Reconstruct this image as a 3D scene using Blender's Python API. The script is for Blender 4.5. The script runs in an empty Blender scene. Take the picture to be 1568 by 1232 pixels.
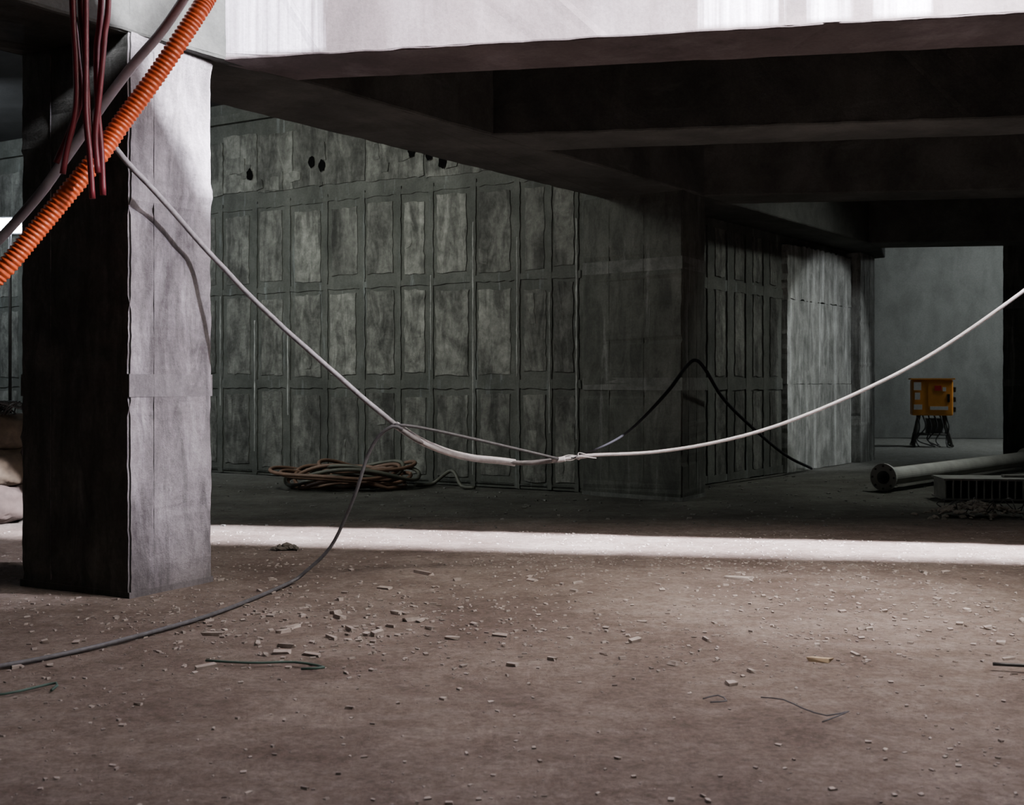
import bpy, bmesh, math, random
from mathutils import Vector, Matrix, noise
random.seed(7)
S=bpy.context.scene
COL=S.collection
# ---------------------------------------------------------------- materials
def nt(name):
    m=bpy.data.materials.new(name); m.use_nodes=True
    n=m.node_tree; b=n.nodes['Principled BSDF']; return m,n,b
def ramp(n,src,a,b,ca,cb):
    r=n.nodes.new('ShaderNodeValToRGB'); r.color_ramp.elements[0].position=a; r.color_ramp.elements[1].position=b
    r.color_ramp.elements[0].color=(*ca,1); r.color_ramp.elements[1].color=(*cb,1)
    n.links.new(src,r.inputs[0]); return r.outputs[0]
def noi(n,vec,scale,detail=6,rough=.6,dist=0):
    t=n.nodes.new('ShaderNodeTexNoise'); t.inputs['Scale'].default_value=scale; t.inputs['Detail'].default_value=detail
    t.inputs['Roughness'].default_value=rough; t.inputs['Distortion'].default_value=dist
    n.links.new(vec,t.inputs['Vector']); return t.outputs['Fac']
def mapp(n,vec,sc):
    t=n.nodes.new('ShaderNodeMapping'); t.inputs['Scale'].default_value=sc; n.links.new(vec,t.inputs['Vector']); return t.outputs[0]
def mix(n,fac,a,b,mode='MIX'):
    t=n.nodes.new('ShaderNodeMix'); t.data_type='RGBA'; t.blend_type=mode
    for i,v in ((0,fac),(6,a),(7,b)):
        if isinstance(v,bpy.types.NodeSocket): n.links.new(v,t.inputs[i])
        elif i==0: t.inputs[0].default_value=v
        else: t.inputs[i].default_value=(*v,1)
    return t.outputs[2]
def math2(n,op,a,b):
    t=n.nodes.new('ShaderNodeMath'); t.operation=op
    for i,v in enumerate((a,b)):
        if isinstance(v,bpy.types.NodeSocket): n.links.new(v,t.inputs[i])
        else: t.inputs[i].default_value=v
    return t.outputs[0]
def mrange(n,src,a,b):
    mr=n.nodes.new('ShaderNodeMapRange'); mr.inputs['From Min'].default_value=a; mr.inputs['From Max'].default_value=b; n.links.new(src,mr.inputs['Value']); return mr.outputs[0]
def concrete(name,c1,c2,scale=2.5,streak=.5,stain=(.45,.45,.46),stainpos=(.62,.78),bump=.25,rough=.85,fine=40,streaksc=(7,7,.5),dkc=.7,patches=None,blot=None):
    m,n,b=nt(name)
    tc=n.nodes.new('ShaderNodeTexCoord').outputs['Object']
    base=ramp(n,noi(n,tc,scale,10,.68,.3),.35,.68,c1,c2)
    st=noi(n,mapp(n,tc,streaksc),1.0,6,.65,.3)
    k=ramp(n,st,stainpos[0],stainpos[1],(0,0,0),(streak,)*3)
    col=mix(n,k,base,stain)
    dk=ramp(n,noi(n,mapp(n,tc,(1.6,1.6,.7)),1.3,8,.6,.4),.3,.58,(dkc,)*3,(1,1,1))
    col=mix(n,1.0,col,dk,'MULTIPLY')
    if blot:
        bl=ramp(n,noi(n,mapp(n,tc,(6,6,1.6)),1.0,10,.72,.8),.40,.56,(blot,)*3,(1.06,)*3)
        col=mix(n,1.0,col,bl,'MULTIPLY')
    if patches:   # runny whitewash plus lamp brightness put into the colour, on the side faces only
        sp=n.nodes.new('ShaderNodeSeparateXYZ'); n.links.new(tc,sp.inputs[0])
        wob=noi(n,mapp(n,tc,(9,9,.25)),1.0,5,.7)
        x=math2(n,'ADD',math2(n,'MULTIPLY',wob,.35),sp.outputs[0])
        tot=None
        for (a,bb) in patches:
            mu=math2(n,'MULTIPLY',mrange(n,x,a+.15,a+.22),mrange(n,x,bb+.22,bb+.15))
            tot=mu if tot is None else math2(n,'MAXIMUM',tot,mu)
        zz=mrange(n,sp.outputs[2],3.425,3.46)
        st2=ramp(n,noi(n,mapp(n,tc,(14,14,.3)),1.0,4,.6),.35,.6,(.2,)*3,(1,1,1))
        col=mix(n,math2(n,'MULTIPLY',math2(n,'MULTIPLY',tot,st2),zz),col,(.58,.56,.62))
    fn=noi(n,tc,fine,8,.75)
    col=mix(n,1.0,col,ramp(n,fn,.3,.7,(.75,)*3,(1.15,)*3),'MULTIPLY')
    n.links.new(col,b.inputs['Base Color']); b.inputs['Roughness'].default_value=rough
    b.inputs['Specular IOR Level'].default_value=.3
    bp=n.nodes.new('ShaderNodeBump'); bp.inputs['Strength'].default_value=bump; bp.inputs['Distance'].default_value=.03
    n.links.new(fn,bp.inputs['Height']); n.links.new(bp.outputs[0],b.inputs['Normal'])
    return m
def plain(name,c,rough=.6,metal=0,var=.25,scale=12,spec=.5):
    m,n,b=nt(name); tc=n.nodes.new('ShaderNodeTexCoord').outputs['Object']
    f=noi(n,tc,scale,5,.6)
    n.links.new(ramp(n,f,.3,.7,tuple(x*(1-var) for x in c),tuple(min(1,x*(1+var)) for x in c)),b.inputs['Base Color'])
    b.inputs['Roughness'].default_value=rough; b.inputs['Metallic'].default_value=metal
    b.inputs['Specular IOR Level'].default_value=spec
    return m
M_colA=concrete('column_concrete',(.19,.175,.185),(.38,.355,.375),2.2,.7,(.60,.56,.61),(.5,.68),.7,streaksc=(5,5,.9),dkc=.55,blot=.6)
M_colAb=concrete('column_joint_concrete',(.16,.148,.156),(.25,.235,.248),3,.3,(.4,.38,.41),(.5,.75),.5,blot=.7)
M_colAd=concrete('column_shade_side_concrete',(.055,.06,.053),(.13,.135,.12),1.6,.4,(.22,.23,.22),(.55,.75),.4,blot=.6)  # darker copy for the left face, its shade put into the colour
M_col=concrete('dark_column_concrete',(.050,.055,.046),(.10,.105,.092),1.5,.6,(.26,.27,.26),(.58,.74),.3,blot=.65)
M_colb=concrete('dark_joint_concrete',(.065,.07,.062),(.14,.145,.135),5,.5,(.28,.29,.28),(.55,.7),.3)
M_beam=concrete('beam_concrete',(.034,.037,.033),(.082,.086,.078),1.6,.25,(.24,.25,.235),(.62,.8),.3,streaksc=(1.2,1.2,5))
M_fb=concrete('lit_whitewash_beam_concrete',(.072,.060,.060),(.135,.112,.112),.9,.5,(.25,.22,.23),(.5,.7),.15,streaksc=(1.6,1.6,.1),patches=[(-1.9,-1.22),(1.15,1.6),(1.75,1.95),(2.12,2.4),(3.5,4.1)])
M_rib=concrete('formwork_rib_concrete',(.055,.06,.052),(.11,.116,.103),2.2,.6,(.25,.28,.28),(.58,.74),.4,streaksc=(9,9,.8),dkc=.6)
M_pan=[concrete('rough_panel_concrete_%d'%i,(.10*k,.104*k,.092*k),(.25*k,.256*k,.23*k),4+i,.35,(.38,.39,.36),(.57,.74),.9,fine=18,dkc=.45,blot=.5) for i,k in enumerate((.75,.97,1.2))]
M_pale=concrete('pale_wall_concrete',(.16,.168,.155),(.32,.33,.31),2.5,.8,(.55,.57,.55),(.5,.7),.3,streaksc=(6,6,.4),blot=.6)
M_far=concrete('far_wall_concrete',(.15,.155,.147),(.205,.212,.203),.8,.2,(.30,.31,.30),(.6,.8),.1)
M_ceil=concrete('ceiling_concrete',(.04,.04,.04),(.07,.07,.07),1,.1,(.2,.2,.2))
def floor_mat():
    m,n,b=nt('dusty_floor'); tc=n.nodes.new('ShaderNodeTexCoord').outputs['Object']
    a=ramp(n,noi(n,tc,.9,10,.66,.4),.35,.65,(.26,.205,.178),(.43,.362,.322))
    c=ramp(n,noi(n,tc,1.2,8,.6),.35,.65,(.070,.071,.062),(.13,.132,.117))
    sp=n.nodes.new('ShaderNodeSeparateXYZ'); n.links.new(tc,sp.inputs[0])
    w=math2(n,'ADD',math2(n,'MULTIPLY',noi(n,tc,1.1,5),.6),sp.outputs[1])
    col=mix(n,mrange(n,w,10,11),a,c)  # rear floor darkens at the beam's shadow edge; shade put into the colour
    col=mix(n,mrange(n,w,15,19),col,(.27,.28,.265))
    f=noi(n,tc,34,10,.8)
    col=mix(n,1.0,col,ramp(n,f,.36,.64,(.60,)*3,(1.24,)*3),'MULTIPLY')
    f2=noi(n,tc,6,9,.75,.6)
    col=mix(n,1.0,col,ramp(n,f2,.38,.6,(.80,.77,.75),(1.06,)*3),'MULTIPLY')
    g=noi(n,mapp(n,tc,(1.4,5,1)),1.5,6,.6)
    col=mix(n,1.0,col,ramp(n,g,.3,.6,(.82,.79,.77),(1.03,)*3),'MULTIPLY')
    n.links.new(col,b.inputs['Base Color']); b.inputs['Roughness'].default_value=.9
    b.inputs['Specular IOR Level'].default_value=.25
    bp=n.nodes.new('ShaderNodeBump'); bp.inputs['Strength'].default_value=.9; bp.inputs['Distance'].default_value=.03
    n.links.new(math2(n,'ADD',f,f2),bp.inputs['Height']); n.links.new(bp.outputs[0],b.inputs['Normal'])
    return m
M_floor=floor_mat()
M_or=plain('orange_plastic',(.80,.13,.035),.4,0,.15,5)
M_grayp=plain('gray_conduit_plastic',(.24,.22,.23),.5,0,.25,8)
M_red=plain('dark_red_rubber',(.17,.02,.03),.45,0,.3,6)
M_cable=plain('dusty_cable_rubber',(.22,.21,.22),.6,0,.3,30)
M_white=plain('pale_cable_rubber',(.74,.72,.76),.5,0,.15,30)
M_dark=plain('black_cable_rubber',(.012,.012,.014),.7,0,.3,30,.1)
M_gcab=plain('grey_cable_rubber',(.10,.10,.11),.6,0,.3,30)
M_coil=plain('brown_hose_rubber',(.13,.075,.05),.6,0,.4,5)
M_coil2=plain('green_grey_hose_rubber',(.07,.072,.055),.6,0,.4,5)
M_gor=plain('orange_paint',(.85,.36,.06),.45,0,.12,3)
M_blk=plain('black_metal',(.03,.03,.03),.5,.3,.3,10)
M_void=plain('hole_black',(.004,.004,.004),1,0,.3,10,0)
M_steel=plain('dusty_steel',(.14,.14,.13),.6,.3,.35,7)
M_pipe=plain('dusty_pipe_paint',(.28,.285,.265),.7,0,.2,5)
M_lab=plain('white_label',(.75,.76,.75),.5,0,.1,30)
M_redl=plain('red_label',(.6,.04,.05),.5,0,.1,30)
M_sack=plain('brown_sack_cloth',(.06,.045,.030),.9,0,.4,9)
M_sack2=plain('pink_sack_cloth',(.06,.044,.038),.9,0,.3,9)
M_chip=plain('rubble',(.36,.315,.285),.9,0,.35,15)
M_green=plain('green_strap_plastic',(.06,.12,.10),.6,0,.2,15)
M_wood=plain('pale_wood',(.42,.33,.22),.8,0,.25,15)
# ---------------------------------------------------------------- mesh helpers
def mesh_obj(name,bm,mats,parent=None,smooth=False):
    me=bpy.data.meshes.new(name); bmesh.ops.recalc_face_normals(bm,faces=bm.faces[:]); bm.to_mesh(me); bm.free()
    for m in mats: me.materials.append(m)
    if smooth:
        for p in me.polygons: p.use_smooth=True
    o=bpy.data.objects.new(name,me); COL.objects.link(o)
    if parent: o.parent=parent
    return o
def add_prism(bm,pts,z0,z1,mi=0):
    lo=[bm.verts.new((x,y,z0)) for x,y in pts]; hi=[bm.verts.new((x,y,z1)) for x,y in pts]
    n=len(pts); fs=[bm.faces.new(lo),bm.faces.new(hi)]
    for i in range(n): fs.append(bm.faces.new((lo[i],lo[(i+1)%n],hi[(i+1)%n],hi[i])))
    for f in fs: f.material_index=mi
    return fs
def roughen(bm,step,amp):
    """split long edges and wobble them so cast edges look worn"""
    for e in [e for e in bm.edges if e.calc_length()>step*3]:
        k=int(e.calc_length()/step)
        bmesh.ops.subdivide_edges(bm,edges=[e],cuts=k,use_grid_fill=False)
    for v in bm.verts:
        p=v.co*5
        v.co+=Vector((noise.noise(p),noise.noise(p+Vector((5,0,0))),noise.noise(p+Vector((0,5,0)))))*amp
        p=v.co*14
        v.co+=Vector((noise.noise(p),noise.noise(p+Vector((5,0,0))),noise.noise(p+Vector((0,5,0)))))*amp*.5
def prism(name,pts,z0,z1,mat,bev=.012,parent=None,rough=0):
    bm=bmesh.new(); add_prism(bm,pts,z0,z1)
    if rough: roughen(bm,.06,rough)
    o=mesh_obj(name,bm,[mat],parent)
    if bev:
        b=o.modifiers.new('bev','BEVEL'); b.width=bev; b.segments=2; b.limit_method='ANGLE'
    return o
def add_box(bm,c,s,R=None,mi=0):
    r=bmesh.ops.create_cube(bm,size=1); vs=r['verts']
    M=Matrix.Translation(c)@(R.to_4x4() if R else Matrix())@Matrix.Diagonal((*s,1))
    bmesh.ops.transform(bm,matrix=M,verts=vs)
    for v in vs:
        for f in v.link_faces: f.material_index=mi
    return vs
def cr(pts,step):
    P=[Vector(p) for p in pts]; P=[2*P[0]-P[1]]+P+[2*P[-1]-P[-2]]; out=[]
    for i in range(1,len(P)-2):
        a,b,c,d=P[i-1:i+3]; n=max(2,int((c-b).length/step))
        for k in range(n):
            t=k/n; out.append(.5*((2*b)+(c-a)*t+(2*a-5*b+4*c-d)*t*t+(3*b-a-3*c+d)*t**3))
    out.append(P[-2]); return out
def add_tube(bm,path,rad,seg=10,mi=0,closed=False):
    n=len(path); rings=[]; up=Vector((.13,.2,1)).normalized()
    for i,p in enumerate(path):
        if closed: t=path[(i+1)%n]-path[i-1]
        else: t=path[min(i+1,n-1)]-path[max(i-1,0)]
        t.normalize(); a=t.cross(up)
        if a.length<.05: a=t.cross(Vector((1,0,0)))
        a.normalize(); b=t.cross(a).normalized(); up=-b if (-b).dot(up)>0 else b
        r=rad(i) if callable(rad) else rad
        rings.append([bm.verts.new(p+r*(math.cos(2*math.pi*k/seg)*a+math.sin(2*math.pi*k/seg)*b)) for k in range(seg)])
    m=n if closed else n-1
    for i in range(m):
        A=rings[i];B=rings[(i+1)%n]
        for k in range(seg):
            f=bm.faces.new((A[k],A[(k+1)%seg],B[(k+1)%seg],B[k])); f.material_index=mi; f.smooth=True
    if not closed:
        for r in (rings[0],rings[-1]):
            f=bm.faces.new(r); f.material_index=mi
def tube(name,pts,r,mat,seg=10,step=.05,parent=None,wob=0):
    path=cr(pts,step)
    if wob: path=[p+Vector((noise.noise(p*4),noise.noise(p*4+Vector((9,0,0))),noise.noise(p*4+Vector((0,7,0)))))*wob for p in path]
    rr=r
    if isinstance(r,tuple): rr=lambda i:r[0]+(r[1]-r[0])*min(1,i/(len(path)*.4))
    bm=bmesh.new(); add_tube(bm,path,rr,seg); return mesh_obj(name,bm,[mat],parent)
def empty(name,loc=(0,0,0)):
    e=bpy.data.objects.new(name,None); e.empty_display_size=.2; COL.objects.link(e); e.location=loc; return e
# ---------------------------------------------------------------- shell
H=5.3; BZ=3.41
bm=bmesh.new(); nx,ny=300,310; x0,x1,y0,y1=-15,17,-3,28
def fz(x,y):
    v=Vector((x,y,0)); return noise.noise(v*.7)*.012+noise.noise(v*3.1)*.008-.012
g=[[bm.verts.new((x0+(x1-x0)*i/nx,y0+(y1-y0)*j/ny,fz(x0+(x1-x0)*i/nx,y0+(y1-y0)*j/ny))) for i in range(nx+1)] for j in range(ny+1)]
for j in range(ny):
    for i in range(nx):
        f=bm.faces.new((g[j][i],g[j][i+1],g[j+1][i+1],g[j+1][i])); f.smooth=True
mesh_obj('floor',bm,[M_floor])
bm=bmesh.new()
add_prism(bm,[(-15,9.9),(-3.2,7.6),(17,4.2),(17,28),(-15,28)],H,H+.3)
add_prism(bm,[(-15,7.0),(-15,-3),(17,-3),(17,2.05),(-1,4.9)],H,H+.3)
mesh_obj('ceiling',bm,[M_ceil])
# ---- back formwork wall
o0=Vector((.82,13.2)); ds=Vector((-.87,.493)).normalized(); dn=Vector((-.493,-.87)).normalized()
def W(s,d): p=o0+ds*s+dn*d; return (p.x,p.y)
q0=Vector((1.78,13.3)); q1=Vector((5.4,17.97)); dq=(q1-q0).normalized(); nq=Vector((dq.y,-dq.x)); L=(q1-q0).length
def Q(s,d): p=q0+dq*s+nq*d; return (p.x,p.y)
def jag(a,b,z0,z1,amp,step=.07):
    pts=[]
    def seg(p,q):
        n=max(1,int(math.dist(p,q)/step))
        for i in range(n):
            t=i/n; pts.append((p[0]+(q[0]-p[0])*t+random.uniform(-amp,amp),p[1]+(q[1]-p[1])*t+random.uniform(-amp,amp)))
    seg((a,z0),(b,z0));seg((b,z0),(b,z1));seg((b,z1),(a,z1));seg((a,z1),(a,z0)); return pts
def plate(bm,F,a,b,z0,z1,d0,d1,mi,amp=.01,tilt=0):
    pts=jag(a,b,z0,z1,amp)
    back=[bm.verts.new((*F(s,d0),z)) for s,z in pts]; front=[bm.verts.new((*F(s,d1+tilt*(s-a)),z)) for s,z in pts]
    n=len(pts); fs=[bm.faces.new(front),bm.faces.new(back)]+[bm.faces.new((back[i],back[(i+1)%n],front[(i+1)%n],front[i])) for i in range(n)]
    for f in fs: f.material_index=mi
bm=bmesh.new()
def wb(sa,sb,d0,d1,z0,z1,mi): add_prism(bm,[W(sa,d0),W(sb,d0),W(sb,d1),W(sa,d1)],z0,z1,mi)
wb(-.25,12.5,-.5,0,0,H,0)
panels=[(.10,.345),(.48,.77),(.96,1.40),(1.595,2.04),(2.22,2.55),(2.72,3.125),(3.32,3.75),(3.95,4.41),(4.61,5.01),(5.23,5.67)]
allp=panels+[(5.88+.63*i,5.88+.63*i+.43) for i in range(9)]
rows=[(.10,1.17),(1.38,2.50),(2.68,3.70)]
for z0,z1 in [(0,.10),(1.17,1.38),(2.50,2.68),(3.70,3.86)]: plate(bm,W,0,12.4,z0+.05,z1-.05,0,.014,0,.012)
prev=0
for a,b in allp:
    for z0,z1 in rows:
        plate(bm,W,a+random.uniform(-.025,.02),b+random.uniform(-.02,.025),z0+random.uniform(-.01,.06),z1-random.uniform(-.01,.08),0,random.uniform(.008,.014),random.choice((1,2,2,3,3)),.012,random.uniform(-.008,.008))
        if random.random()<.35:
            s_=random.uniform(a,b-.1); z_=random.uniform(z0,z1-.3)
            plate(bm,W,s_,s_+random.uniform(.05,.12),z_,z_+random.uniform(.1,.4),.0,.017,3,.02)
    w_=(a-prev)
    plate(bm,W,prev+w_*.3,a-w_*.3,0,3.85,0,.017,0,.008)
    if random.random()<.6: plate(bm,W,prev+w_*.45,prev+w_*.45+.015,random.uniform(0,1.5),random.uniform(2,3.8),.01,.022,4,.005)
    prev=b
s=0
while s<12:
    w=random.uniform(.5,1.3)
    plate(bm,W,s+.01,s+w-.01,3.92+random.uniform(0,.1),4.8+random.uniform(-.1,.2),0,random.uniform(.01,.022),random.choice((1,2,2,3)),.012)
    for k in range(3):
        a=random.uniform(s,s+w); z=random.uniform(3.95,4.6); plate(bm,W,a,a+random.uniform(.05,.3),z,z+random.uniform(.05,.25),0,.024+.003*k,random.choice((1,2,3)),.02)
    s+=w
wb(0,12.4,0,.08,5.0,5.12,0)
for s,z in ((4.08,4.31),(3.9,4.24),(2.42,4.29),(2.15,4.22),(1.95,4.1),(5.2,4.24),(2.2,4.42)):
    pts=[(s+.055*math.cos(t)*random.uniform(.8,1.2),z+.08*math.sin(t)*random.uniform(.8,1.2)) for t in [6.283*i/14 for i in range(14)]]
    f=bm.faces.new([bm.verts.new((*W(a,.036),b)) for a,b in pts]); f.material_index=5
mesh_obj('wall_back',bm,[M_rib]+M_pan+[M_pale,M_void])
# ---- wall running back along the girder
bm=bmesh.new()
def qb(a,b,d0,d1,z0,z1,mi): add_prism(bm,[Q(a,d0),Q(b,d0),Q(b,d1),Q(a,d1)],z0,z1,mi)
qb(0,L,-.4,0,0,BZ+.02,0)
sp=3.45
for z0,z1 in ((0,.1),(1.2,1.36),(2.5,2.64),(3.3,3.41)): plate(bm,Q,.3,sp,z0,z1,0,.02,0,.01)
s=.6
while s<sp-.25:
    plate(bm,Q,s,s+.16,0,3.4,0,.024,0,.01)
    for z0,z1 in rows: plate(bm,Q,s+.24,s+.5,z0,min(z1,3.3),0,.015,random.choice((1,1,2)),.012)
    s+=.55
plate(bm,Q,sp,L-.001,0,1.27,0,.09,3,.006); plate(bm,Q,sp,L-.001,1.275,2.5,0,.086,3,.006); plate(bm,Q,sp,L-.001,2.505,3.30,0,.09,3,.02)  # lit part of the wall: light put into a paler, raised section
mesh_obj('wall_middle',bm,[M_rib,M_pan[0],M_pan[1],M_pale])
prism('wall_far',[(6.0,26.4),(17,25.0),(17,25.5),(6.0,26.9)],0,H,M_far,0)
prism('trim_1',[(11.55,25.64),(11.7,25.62),(11.7,25.7),(11.55,25.72)],0,H,M_far,.01)
prism('wall_left',[(-11,6),(-10.6,6),(-9.4,19.2),(-9.9,19.2)],0,H,M_far,0)
# ---- columns
def column(pts,top,mats,joints=(1.28,2.62),dark=None,seams=(.27,.62)):
    c=sum((Vector(p) for p in pts),Vector((0,0)))/4
    def off(k): return [tuple(c+(Vector(p)-c)*(1+k)) for p in pts]
    bm=bmesh.new(); add_prism(bm,pts,-.03,top,0)
    vert=[e for e in bm.edges if abs(e.verts[0].co.z-e.verts[1].co.z)>1]
    bmesh.ops.subdivide_edges(bm,edges=vert,cuts=70,use_grid_fill=False)
    for v in bm.verts:
        for fq,am in ((5,.006),(22,.005)):
            p=v.co*fq; v.co+=Vector((noise.noise(p),noise.noise(p+Vector((5,0,0))),0))*am
    bmesh.ops.bevel(bm,geom=[e for e in bm.edges if e.calc_face_angle(0)>.8],offset=.013,segments=2,affect='EDGES')
    for z in joints: add_prism(bm,off(.004),z-.07,z+.07,1)
    add_prism(bm,off(.012),-.03,.03,1)
    for i in range(4):
        a=Vector(pts[i]); b=Vector(pts[(i+1)%4]); d=(b-a).normalized(); nn=Vector((d.y,-d.x))
        if nn.dot((a+b)/2-c)<0: nn=-nn
        for f_ in seams:
            p=a+(b-a)*f_; q=p+d*.008
            add_prism(bm,[tuple(p-nn*.01),tuple(q-nn*.01),tuple(q+nn*.003),tuple(p+nn*.003)],.05,top-.05,0)
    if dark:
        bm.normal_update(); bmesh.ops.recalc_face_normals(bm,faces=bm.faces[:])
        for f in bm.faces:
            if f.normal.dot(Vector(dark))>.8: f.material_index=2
    return mesh_obj('concrete_column',bm,mats)
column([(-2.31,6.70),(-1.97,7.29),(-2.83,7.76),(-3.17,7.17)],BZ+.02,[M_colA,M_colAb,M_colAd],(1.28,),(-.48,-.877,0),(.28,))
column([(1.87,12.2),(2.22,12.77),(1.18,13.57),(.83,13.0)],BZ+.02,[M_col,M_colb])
column([(5.68,18.1),(6.15,18.82),(5.6,19.3),(5.15,18.5)],BZ+.02,[M_pale,M_pale])
column([(8.4,19.0),(9.3,18.3),(9.9,19.0),(9.0,19.7)],BZ+.4,[M_col,M_colb])
# ---- girder & beams
prism('concrete_girder',[(-5.9,2.0),(-2.31,6.70),(1.87,12.2),(5.75,17.3),(6.35,18.9),(5.4,19.5),(4.86,18.3),(1.03,12.77),(-3.13,7.25),(-6.7,2.57)],BZ,H,M_beam,.02,rough=.006)
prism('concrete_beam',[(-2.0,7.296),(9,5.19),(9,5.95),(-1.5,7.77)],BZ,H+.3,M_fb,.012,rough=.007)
prism('concrete_beam',[(-.25,9.54),(13,7.5),(13,8.1),(.15,10.14)],BZ,H,M_beam,.02,rough=.007)
prism('concrete_beam',[(1.95,12.64),(13,11.2),(13,11.8),(2.3,13.2)],BZ,H,M_beam,.02,rough=.007)
prism('concrete_beam',[(5.3,16.89),(13,15.8),(13,16.4),(5.7,17.5)],BZ,H,M_beam,.02)
# ---------------------------------------------------------------- pipes, hoses, cables
pts=[(-.86,6.5,5.2),(-1.07,6.4,4.63),(-1.37,6.4,4.14),(-1.682,6.3,3.56),(-1.78,6.25,3.36),(-1.984,6.2,3.014),(-2.167,6.15,2.729),(-2.275,6.1,2.538),(-2.434,6.05,2.314),(-2.59,6.0,2.094),(-2.744,5.95,1.885),(-3.0,5.9,1.63),(-3.36,5.8,1.3),(-3.9,5.7,.6),(-4.3,5.6,.06)]
path=cr(pts,.0065)
bm=bmesh.new(); prof=(.047,.053,.053,.047)
add_tube(bm,path,lambda i:prof[i%4],18); mesh_obj('orange_corrugated_pipe',bm,[M_or])
tube('grey_conduit_pipe',[(-1.086,6.5,5.2),(-1.353,6.5,4.53),(-1.62,6.5,4.03),(-1.822,6.4,3.615),(-2.01,6.4,3.333),(-2.163,6.35,3.119),(-2.294,6.3,2.912),(-2.404,6.25,2.715),(-2.513,6.2,2.522),(-2.619,6.15,2.338),(-2.813,6.1,2.089),(-3.05,6.0,1.81),(-3.7,5.9,1.1),(-4.4,5.8,.05)],.027,M_grayp,14)
hb=[[(112,5.2),(112,3.506),(118,3.153),(125,2.835),(110,2.659),(88,2.48)],
    [(128,5.2),(128,3.506),(135,3.082),(140,2.8),(143,2.659),(146,2.50)],
    [(140,5.2),(140,3.506),(140,3.011),(140,2.729),(146,2.5),(150,2.278)],
    [(158,5.2),(158,3.506),(150,3.082),(152,2.76),(157,2.553),(160,2.306)],
    [(172,5.2),(172,3.506),(165,3.153),(157,2.835),(151,2.62),(155,2.42)],
    [(120,5.2),(120,3.47),(125,3.011),(125,2.76),(112,2.553),(105,2.41)]]
bm=bmesh.new()
for i,h in enumerate(hb):
    add_tube(bm,cr([((a-784)*.003529,5.98-.03*(i%3),z) for k,(a,z) in enumerate(h)],.04),.0165,10)
mesh_obj('red_hose_bundle',bm,[M_red])
E=empty('hanging_cable')
tube('thick_cable',[(-2.312,6.35,2.693),(-2.251,6.52,2.577),(-2.151,6.66,2.448),(-2.068,6.84,2.326),(-1.984,6.97,2.202),(-1.891,7.08,2.079),(-1.562,7.1,1.739),(-1.185,7.1,1.404),(-.748,7.1,1.03),(-.529,7.25,.882),(-.279,7.4,.799),(.071,7.5,.755),(.313,7.5,.775)],.017,M_cable,12,parent=E,wob=.006)
tube('lit_cable_section',[(-.748,7.1,1.03),(-.529,7.25,.882),(-.279,7.4,.799),(.02,7.5,.757)],.024,M_white,12,parent=E,wob=.008)  # brightly lit stretch of the cable, light put into its pale colour
tube('pale_cable',[(.313,7.5,.775),(.512,7.5,.806),(.953,7.5,.828),(1.376,7.4,.904),(1.786,7.3,1.03),(2.254,7.15,1.245),(2.66,7.0,1.485),(3.136,6.8,1.86),(3.556,6.6,2.25),(3.9,6.45,2.65),(4.5,6.35,3.43)],.0115,M_white,10,parent=E)
tube('thin_cable',[(-.748,7.08,1.03),(-.606,7.13,1.012),(-.358,7.23,.955),(-.017,7.38,.868),(.313,7.48,.784)],.010,M_gcab,8,parent=E)
tube('drop_cable',[(-.70,7.08,1.0),(-.76,7.06,1.02),(-.852,7.08,.953),(-.927,7.1,.82),(-.986,7.1,.632),(-1.068,7.15,.438),(-1.18,7.2,.228),(-1.33,7.2,.08),(-1.437,7.1,.012),(-1.66,6.22,.008),(-1.93,5.62,.008),(-2.13,5.29,.008),(-2.33,5.06,.008),(-2.64,4.8,.008)],.0115,M_gcab,10,parent=E)
tube('rear_cable',[(.40,7.5,.79),(.47,7.55,.803),(.93,9.0,.892),(1.527,11.0,1.19),(1.87,11.95,1.46),(2.0,12.1,1.54),(2.124,12.2,1.44),(2.49,13.0,1.09),(3.1,14.0,.666),(3.79,15.3,.283),(4.45,16.5,.02)],(.004,.02),M_dark,10,parent=E)
bm=bmesh.new()
for k in range(5):
    a=random.uniform(0,6)
    add_tube(bm,cr([(.30,7.5,.78),(.36+.02*k,7.5+.02*math.sin(a),.79+.02*math.cos(a)),(.45,7.5+.03*math.sin(a+1),.80+.03*math.cos(a+1)),(.52+random.uniform(-.05,.05),7.5,.806+random.uniform(-.02,.02))],.01),.0035,6)
add_tube(bm,cr([(.27,7.5,.772),(.33,7.5,.778),(.36,7.5,.783)],.01),.018,10)
mesh_obj('splice_wires',bm,[M_white],E)
# ---------------------------------------------------------------- hose coil on floor
bm=bmesh.new(); cx,cy=-2.0,13.75
for k in range(13):
    ph=random.uniform(0,6.28); rx=random.uniform(.38,.78); ry=rx*random.uniform(.6,.8); ox=random.uniform(-.2,.22); oy=random.uniform(-.1,.1); z=.03+.018*k
    path=[Vector((cx+ox+rx*math.cos(t)+.03*math.sin(3*t+ph),cy+oy+ry*math.sin(t),max(.022,z+.05*math.sin(2*t+ph)+.03*math.sin(3*t)))) for t in [2*math.pi*i/60 for i in range(60)]]
    add_tube(bm,path,.024,8,mi=k%3//2,closed=True)
add_tube(bm,cr([(-1.2,13.7,.03),(-1.0,13.9,.03),(-.75,13.8,.2),(-.62,13.6,.03),(-.45,13.5,.02)],.05),.022,8,mi=1)
mesh_obj('coiled_hose_pile',bm,[M_coil,M_coil2])
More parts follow.
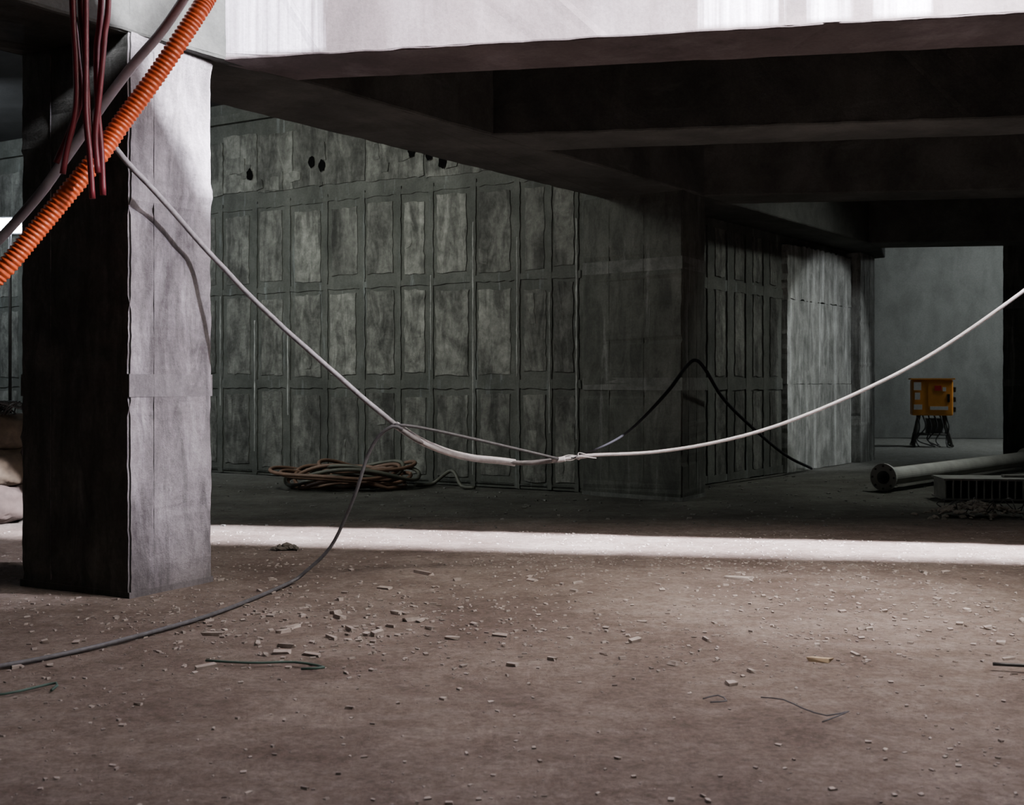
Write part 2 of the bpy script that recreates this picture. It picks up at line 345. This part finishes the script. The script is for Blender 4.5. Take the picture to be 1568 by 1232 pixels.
# ---------------------------------------------------------------- power box on stand
G=empty('orange_power_distribution_box',(8.5,22.5,0)); R=Matrix.Rotation(math.radians(-14),3,'Z')
def gp(x,y,z): return R@Vector((x,y,z))
bm=bmesh.new(); add_box(bm,gp(0,0,.99),(.78,.4,.72),R); o=mesh_obj('cabinet',bm,[M_gor],G)
b=o.modifiers.new('b','BEVEL'); b.width=.03; b.segments=3
bm=bmesh.new()
add_box(bm,gp(0,0,1.365),(.84,.46,.03),R,0)
add_box(bm,gp(.12,-.205,1.05),(.42,.012,.5),R,0)
for x,z,w,h,mi in ((-.29,1.22,.14,.16,1),(-.29,1.02,.10,.14,1),(.1,1.18,.13,.10,2),(.22,1.16,.06,.08,1),(.12,.78,.34,.07,1),(-.28,.8,.16,.1,1),(.3,.98,.05,.16,3)):
    add_box(bm,gp(x,-.217,z),(w,.012,h),R,mi)
for z in (.75,.95,1.15): add_box(bm,gp(.42,-.05,z),(.06,.1,.1),R,3)
mesh_obj('door_and_labels',bm,[M_gor,M_lab,M_redl,M_blk],G)
bm=bmesh.new()
for sx in (-1,1):
    for sy in (-1,1): add_tube(bm,[gp(.24*sx,.12*sy,.63),gp(.36*sx,.22*sy,.02)],.028,8)
    add_tube(bm,[gp(.36*sx,-.3,.03),gp(.36*sx,.3,.03)],.03,8)
    add_tube(bm,[gp(.33*sx,-.17,.25),gp(.33*sx,.17,.25)],.022,8)
for sy in (-1,1): add_tube(bm,[gp(-.33,.17*sy,.25),gp(.33,.17*sy,.25)],.022,8)
add_box(bm,gp(.05,0,.42),(.3,.25,.3),R)
mesh_obj('stand',bm,[M_steel],G)
bm=bmesh.new()
for k in range(6):
    x=-.3+.11*k
    add_tube(bm,cr([gp(x,-.15,.65),gp(x+.05,-.25,.4),gp(x-.08+random.uniform(-.1,.1),-.3,.15),gp(x+random.uniform(-.2,.2),-.45,.02)],.05),.014,6)
mesh_obj('dangling_leads',bm,[M_blk],G)
# ---------------------------------------------------------------- flanged pipe
p0=Vector((4.43,13.25,.165)); d=Vector((3.4,3.45,0)).normalized(); side=Vector((-d.y,d.x,0))
bm=bmesh.new()
def revolve(prof,seg=28,mi=0):
    rings=[]
    for (t,r) in prof:
        rings.append([bm.verts.new(p0+d*t+r*(math.cos(2*math.pi*k/seg)*side+math.sin(2*math.pi*k/seg)*Vector((0,0,1)))) for k in range(seg)])
    for a,b_ in zip(rings,rings[1:]):
        for k in range(seg):
            f=bm.faces.new((a[k],a[(k+1)%seg],b_[(k+1)%seg],b_[k])); f.material_index=mi
revolve([(.6,.08),(0,.08),(0,.165),(.035,.165),(.035,.115),(.07,.105),(4.6,.105),(4.6,.16),(4.64,.16),(4.64,.08),(4.0,.08)])
for k in range(8):
    a=2*math.pi*k/8; c=p0+d*-.01+.135*(math.cos(a)*side+math.sin(a)*Vector((0,0,1)))
    add_tube(bm,[c,c+d*.06],.013,6,mi=1)
mesh_obj('flanged_steel_pipe',bm,[M_pipe,M_blk])
bm=bmesh.new(); R2=Matrix.Rotation(math.radians(-6),3,'Z'); c0=Vector((5.75,12.3,0))
def fp(x,y,z): return c0+R2@Vector((x,y,z))
add_box(bm,fp(0,0,.235),(2.0,.5,.02),R2); add_box(bm,fp(0,0,.02),(2.0,.5,.02),R2); add_box(bm,fp(0,.2,.13),(1.96,.02,.2),R2)
for k in range(25): add_box(bm,fp(-.98+k*.0817,-.02,.13),(.012,.46,.2),R2)
mesh_obj('ribbed_steel_formwork_panel',bm,[M_steel])
bm=bmesh.new()
add_box(bm,(6.1,12.35,.262),(.9,.25,.03),Matrix.Rotation(.2,3,'Z')); add_box(bm,(5.8,12.3,.26),(.7,.1,.025),Matrix.Rotation(-.1,3,'Z'))
mesh_obj('timber_offcuts',bm,[M_steel])
# ---------------------------------------------------------------- rubble
cols=[[(-2.31,6.70),(-1.97,7.29),(-2.83,7.76),(-3.17,7.17)],[(1.87,12.2),(2.22,12.77),(1.18,13.57),(.83,13.0)]]
def incol(x,y):
    for c in cols:
        if all((c[(i+1)%4][0]-c[i][0])*(y-c[i][1])-(c[(i+1)%4][1]-c[i][1])*(x-c[i][0])>-.04 for i in range(4)): return True
    return False
def lump(bm,c,s,mi=0,flat=.5):
    r=bmesh.ops.create_icosphere(bm,subdivisions=1,radius=1)
    Rr=Matrix.Rotation(random.uniform(0,6.28),4,'Z')
    sc=(s*random.uniform(.6,1.3),s*random.uniform(.5,1),s*flat*random.uniform(.6,1.2))
    for v in r['verts']: v.co*=random.uniform(.7,1.15)
    bmesh.ops.transform(bm,matrix=Matrix.Translation(c)@Rr@Matrix.Diagonal((*sc,1)),verts=r['verts'])
    for v in r['verts']:
        for f in v.link_faces: f.material_index=mi
CH=[]
def chip(x,y,s,mi=0,el=1):
    if incol(x,y): return
    CH.append((x,y,s,mi,el))
for i in range(10000):
    y=3.0+6.8*random.random()**.7; x=random.uniform(-.52*y,.52*y)
    den=.15+.8*max(0,min(1,.5+1.6*noise.noise(Vector((x*.8,y*.8,3)))))
    if random.random()>den: continue
    chip(x,y,random.choice((.005,.006,.007,.009,.011,.014,.019)),0)
for i in range(650): chip(random.gauss(-1.0,1.0),random.gauss(6.1,.6),random.choice((.010,.014,.020,.026)),0)
for i in range(550): chip(random.gauss(2.4,.9),random.gauss(6.6,.8),random.choice((.010,.015,.024)),0)
for i in range(350): chip(random.gauss(1.2,2.4),random.gauss(8.0,.2),random.choice((.01,.014,.022)),0)
for i in range(90): chip(random.uniform(-2.5,3.2),random.uniform(5,7.8),random.choice((.03,.035,.042)),0,random.choice((1,1,1.8)))
for i in range(12): chip(random.gauss(-.95,.4),random.gauss(5.95,.25),random.choice((.04,.045)),0,random.choice((1,1.5,2)))
for x,y,s,e in ((-1.55,5.75,.05,1.8),(-1.12,5.5,.05,1.6),(-.7,5.75,.06,1.2),(-.85,5.85,.05,1.6),(-.95,5.3,.045,2),(-.55,6.1,.05,1.5),(.62,5.6,.045,1.6),(-1.0,6.3,.05,1.5),(-.3,5.65,.04,2),(-2.2,5.6,.04,1),(1.5,7.4,.06,3),(-.6,7.6,.05,3),(.75,5.15,.05,1.0),(.95,4.8,.05,1.0)): chip(x,y,s,0,e)
chip(1.44,5.2,.06,1,1.6)
for i in range(900):
    y=random.uniform(10,15.5); x=random.uniform(-.3*y,.5*y)
    if (Vector((x,y))-o0).dot(dn)<.3 and x<1.5 : continue
    if (Vector((x,y))-q0).dot(nq)<.15 and x>=1.5 and y>12.9: continue
    chip(x,y,random.choice((.01,.015,.02,.035)),2)
verts=[];faces=[];mis=[]
for x,y,s,mi,el in CH:
    R_=Matrix.Rotation(random.uniform(0,math.pi),3,'Z')@Matrix.Rotation(random.uniform(-.25,.25),3,'X')
    sx,sy,sz=s*el*random.uniform(.8,1.5)/2,s*random.uniform(.5,1)/2,s*random.uniform(.25,.5)/2
    c=Vector((x,y,fz(x,y)+s*.16)); b0=len(verts)
    for dx in (-1,1):
        for dy in (-1,1):
            for dz in (-1,1):
                k=random.uniform(.6,1.1); verts.append(c+R_@Vector((dx*sx*k,dy*sy*random.uniform(.6,1.1),dz*sz)))
    for f in ((0,1,3,2),(4,6,7,5),(0,4,5,1),(2,3,7,6),(0,2,6,4),(1,5,7,3)): faces.append([b0+i for i in f]); mis.append(mi)
me=bpy.data.meshes.new('scattered_rubble_chips'); me.from_pydata(verts,[],faces)
for m in (M_chip,M_wood,M_steel): me.materials.append(m)
me.polygons.foreach_set('material_index',mis); me.update()
COL.objects.link(bpy.data.objects.new('scattered_rubble_chips',me))
bm=bmesh.new()
for c,sx,hh,n in (((4.5,10.8),.62,.14,420),((-1.75,8.65),.13,.03,50)):
    for i in range(n):
        a=random.uniform(0,6.28); r=abs(random.gauss(0,.5)); x=c[0]+math.cos(a)*r*sx; y=c[1]+math.sin(a)*r*sx*.5
        lump(bm,(x,y,max(.0,hh*(1-r))),random.uniform(.012,.05))
for i in range(12):
    a=random.uniform(0,6.28); x,y=4.6+random.gauss(0,.22),10.8+random.gauss(0,.1)
    add_tube(bm,cr([(x,y,.05),(x+.12*math.cos(a),y+.1*math.sin(a),.15),(x+.22*math.cos(a+.5),y+.1,.10),(x+.3*math.cos(a),y+.1,.03)],.04),.006,5,mi=1)
mesh_obj('rubble_and_wire_heap',bm,[plain('dark_rubble',(.13,.118,.10),.9,0,.4),M_blk])
tube('green_strap',[(-1.42,5.15,.01),(-1.2,5.1,.012),(-1.0,5.12,.01),(-.85,5.02,.012),(-.95,5.0,.01)],.006,M_green,6)
tube('green_strap',[(-2.3,4.55,.01),(-2.1,4.6,.01),(-1.95,4.75,.015),(-1.93,4.65,.01)],.006,M_green,6)
tube('wire_offcut',[(1.02,4.55,.01),(1.1,4.5,.015),(1.15,4.4,.01),(1.22,4.3,.01),(1.32,4.35,.012),(1.18,4.22,.01)],.003,M_gcab,6)
tube('wire_offcut',[(.78,4.53,.01),(.85,4.58,.01),(.87,4.5,.01),(.8,4.48,.01)],.003,M_gcab,6)
tube('steel_rod',[(2.2,5.08,.012),(2.45,5.03,.012),(2.8,5.0,.012)],.008,M_blk,8)
# ---------------------------------------------------------------- sacks at left
E=empty('sack_pile',(-5.0,10.4,0))
def sack(c,s,rot,mat,nm):
    bm=bmesh.new(); bmesh.ops.create_icosphere(bm,subdivisions=4,radius=1)
    for v in bm.verts:
        p=v.co
        q=Vector([math.copysign(abs(t)**.6,t) for t in p]); n_=noise.noise(q*2+Vector(c))*.12+noise.noise(q*6+Vector(c))*.06
        q*=1+n_; v.co=Vector((q.x*s[0],q.y*s[1],q.z*s[2]))
    bmesh.ops.rotate(bm,matrix=Matrix.Rotation(rot,3,'Z'),verts=bm.verts[:])
    o=mesh_obj(nm,bm,[mat],E,True); o.location=c
sack((0,-.05,.17),(.48,.3,.2),.1,M_sack2,'sack_1'); sack((-.6,.3,.17),(.45,.3,.19),.5,M_sack2,'sack_2')
sack((.02,.05,.50),(.46,.3,.2),-.15,M_sack,'sack_3'); sack((-.5,.2,.52),(.45,.3,.2),.3,M_sack,'sack_4')
sack((0,.05,.83),(.44,.28,.19),.12,M_sack,'sack_5')
bm=bmesh.new()
for i in range(40):
    a=random.uniform(0,6.28); x=random.uniform(-.35,.35); y=random.uniform(-.2,.2)
    add_tube(bm,cr([(x,y,1.0),(x+.15*math.cos(a),y+.15*math.sin(a),1.12),(x+.25*math.cos(a+1),y,1.05)],.04),.007,5)
mesh_obj('wire_scraps',bm,[M_blk],E)
# ---------------------------------------------------------------- site flood lamp on stand
E=empty('site_floodlight',(-6.33,14.0,0))
m,n,b=nt('lamp_glass'); b.inputs['Emission Color'].default_value=(.8,.87,1,1); b.inputs['Emission Strength'].default_value=80
bm=bmesh.new(); add_tube(bm,[Vector((0,0,.5)),Vector((0,0,3.2))],.02,8)
for k in range(3):
    a=2.1*k; add_tube(bm,[Vector((0,0,.7)),Vector((.5*math.cos(a),.5*math.sin(a),.01))],.016,8)
add_box(bm,(0,.09,3.28),(.3,.1,.22)); mesh_obj('stand_and_housing',bm,[M_blk],E)
bm=bmesh.new(); add_box(bm,(0,.03,3.28),(.26,.03,.18)); mesh_obj('lamp_face',bm,[m],E)
# ---------------------------------------------------------------- lights
def area(name,loc,target,sx,sy,p,c,spread=180):
    l=bpy.data.lights.new(name,'AREA'); l.shape='RECTANGLE'; l.size=sx; l.size_y=sy; l.energy=p; l.color=c; l.spread=math.radians(spread)
    o=bpy.data.objects.new(name,l); COL.objects.link(o); o.location=loc
    o.rotation_euler=(Vector(target)-Vector(loc)).to_track_quat('-Z','Y').to_euler(); return o
def spot(name,loc,target,p,c,ang,blend=.6,r=.1):
    l=bpy.data.lights.new(name,'SPOT'); l.energy=p; l.color=c; l.spot_size=math.radians(ang); l.spot_blend=blend; l.shadow_soft_size=r
    o=bpy.data.objects.new(name,l); COL.objects.link(o); o.location=loc
    o.rotation_euler=(Vector(target)-Vector(loc)).to_track_quat('-Z','Y').to_euler(); return o
def shaft(xc,yc,p,aim):
    o=area('shaft_tube_light',(xc,yc,8),(xc+.4,yc+4,3.4),2.0,.14,p,(.95,.91,1.0))
    z=(Vector((xc+aim,yc+3.8,3.0))-Vector((xc,yc,8))).normalized()*-1
    x=Vector((.984,-.18,0)); x=(x-z*x.dot(z)).normalized(); y=z.cross(x)
    o.rotation_euler=Matrix((x,y,z)).transposed().to_euler()
shaft(3.9,2.43,13000,-1.5); shaft(6.6,1.94,9000,-2.5)
spot('column_fill_light',(3.2,5.3,3.9),(-2.05,7.0,1.7),2400,(.96,.90,1.0),28,.6,.05)  # added spot that brightens the column's right face, no real lamp
area('near_bay_fill',(3.2,5.0,5.0),(1.3,8.0,0),3.0,1.0,265,(1.0,.90,.84),120)  # added soft fill for the foreground floor
spot('pool_light',(2.8,5.4,4.9),(1.85,6.6,0),1150,(1,.92,.93),34,1.0,.3)
area('back_bay_fill',(-4.6,10.8,4.9),(-1.8,14.8,2.2),2.2,.8,118,(.98,1.0,.93),120)  # unseen fill added behind the left column to light the back wall
area('mid_bay_fill',(6.6,13.4,4.9),(4.3,14.0,.6),1.0,.4,48,(.97,1.0,.94),100)  # small light added to bring up the pipe and formwork
spot('cross_bay_light',(9.2,13.8,2.7),(4.75,17.3,1.5),560,(.95,.98,1.0),38,.3,.05)
area('far_bay_light',(11.5,21.5,4.9),(9.5,24.5,.6),2,1,170,(.93,1.0,1.0))
area('left_bay_fill',(-8.2,14.5,5.0),(-7.6,17.5,1.5),1,.5,200,(.84,.92,1.0))  # extra light added besides the flood lamp to brighten the left wall
w=bpy.data.worlds.new('w'); S.world=w; w.use_nodes=True
w.node_tree.nodes['Background'].inputs[0].default_value=(.5,.53,.50,1); w.node_tree.nodes['Background'].inputs[1].default_value=.035
# ---------------------------------------------------------------- camera
c=bpy.data.cameras.new('camera'); co=bpy.data.objects.new('camera',c); COL.objects.link(co); S.camera=co
co.location=(0,0,1.3); co.rotation_euler=(math.pi/2,0,0); c.sensor_width=36; c.lens=39.03; c.shift_y=-.0198
c.dof.use_dof=True; c.dof.focus_distance=8.5; c.dof.aperture_fstop=4
S.view_settings.view_transform='AgX'
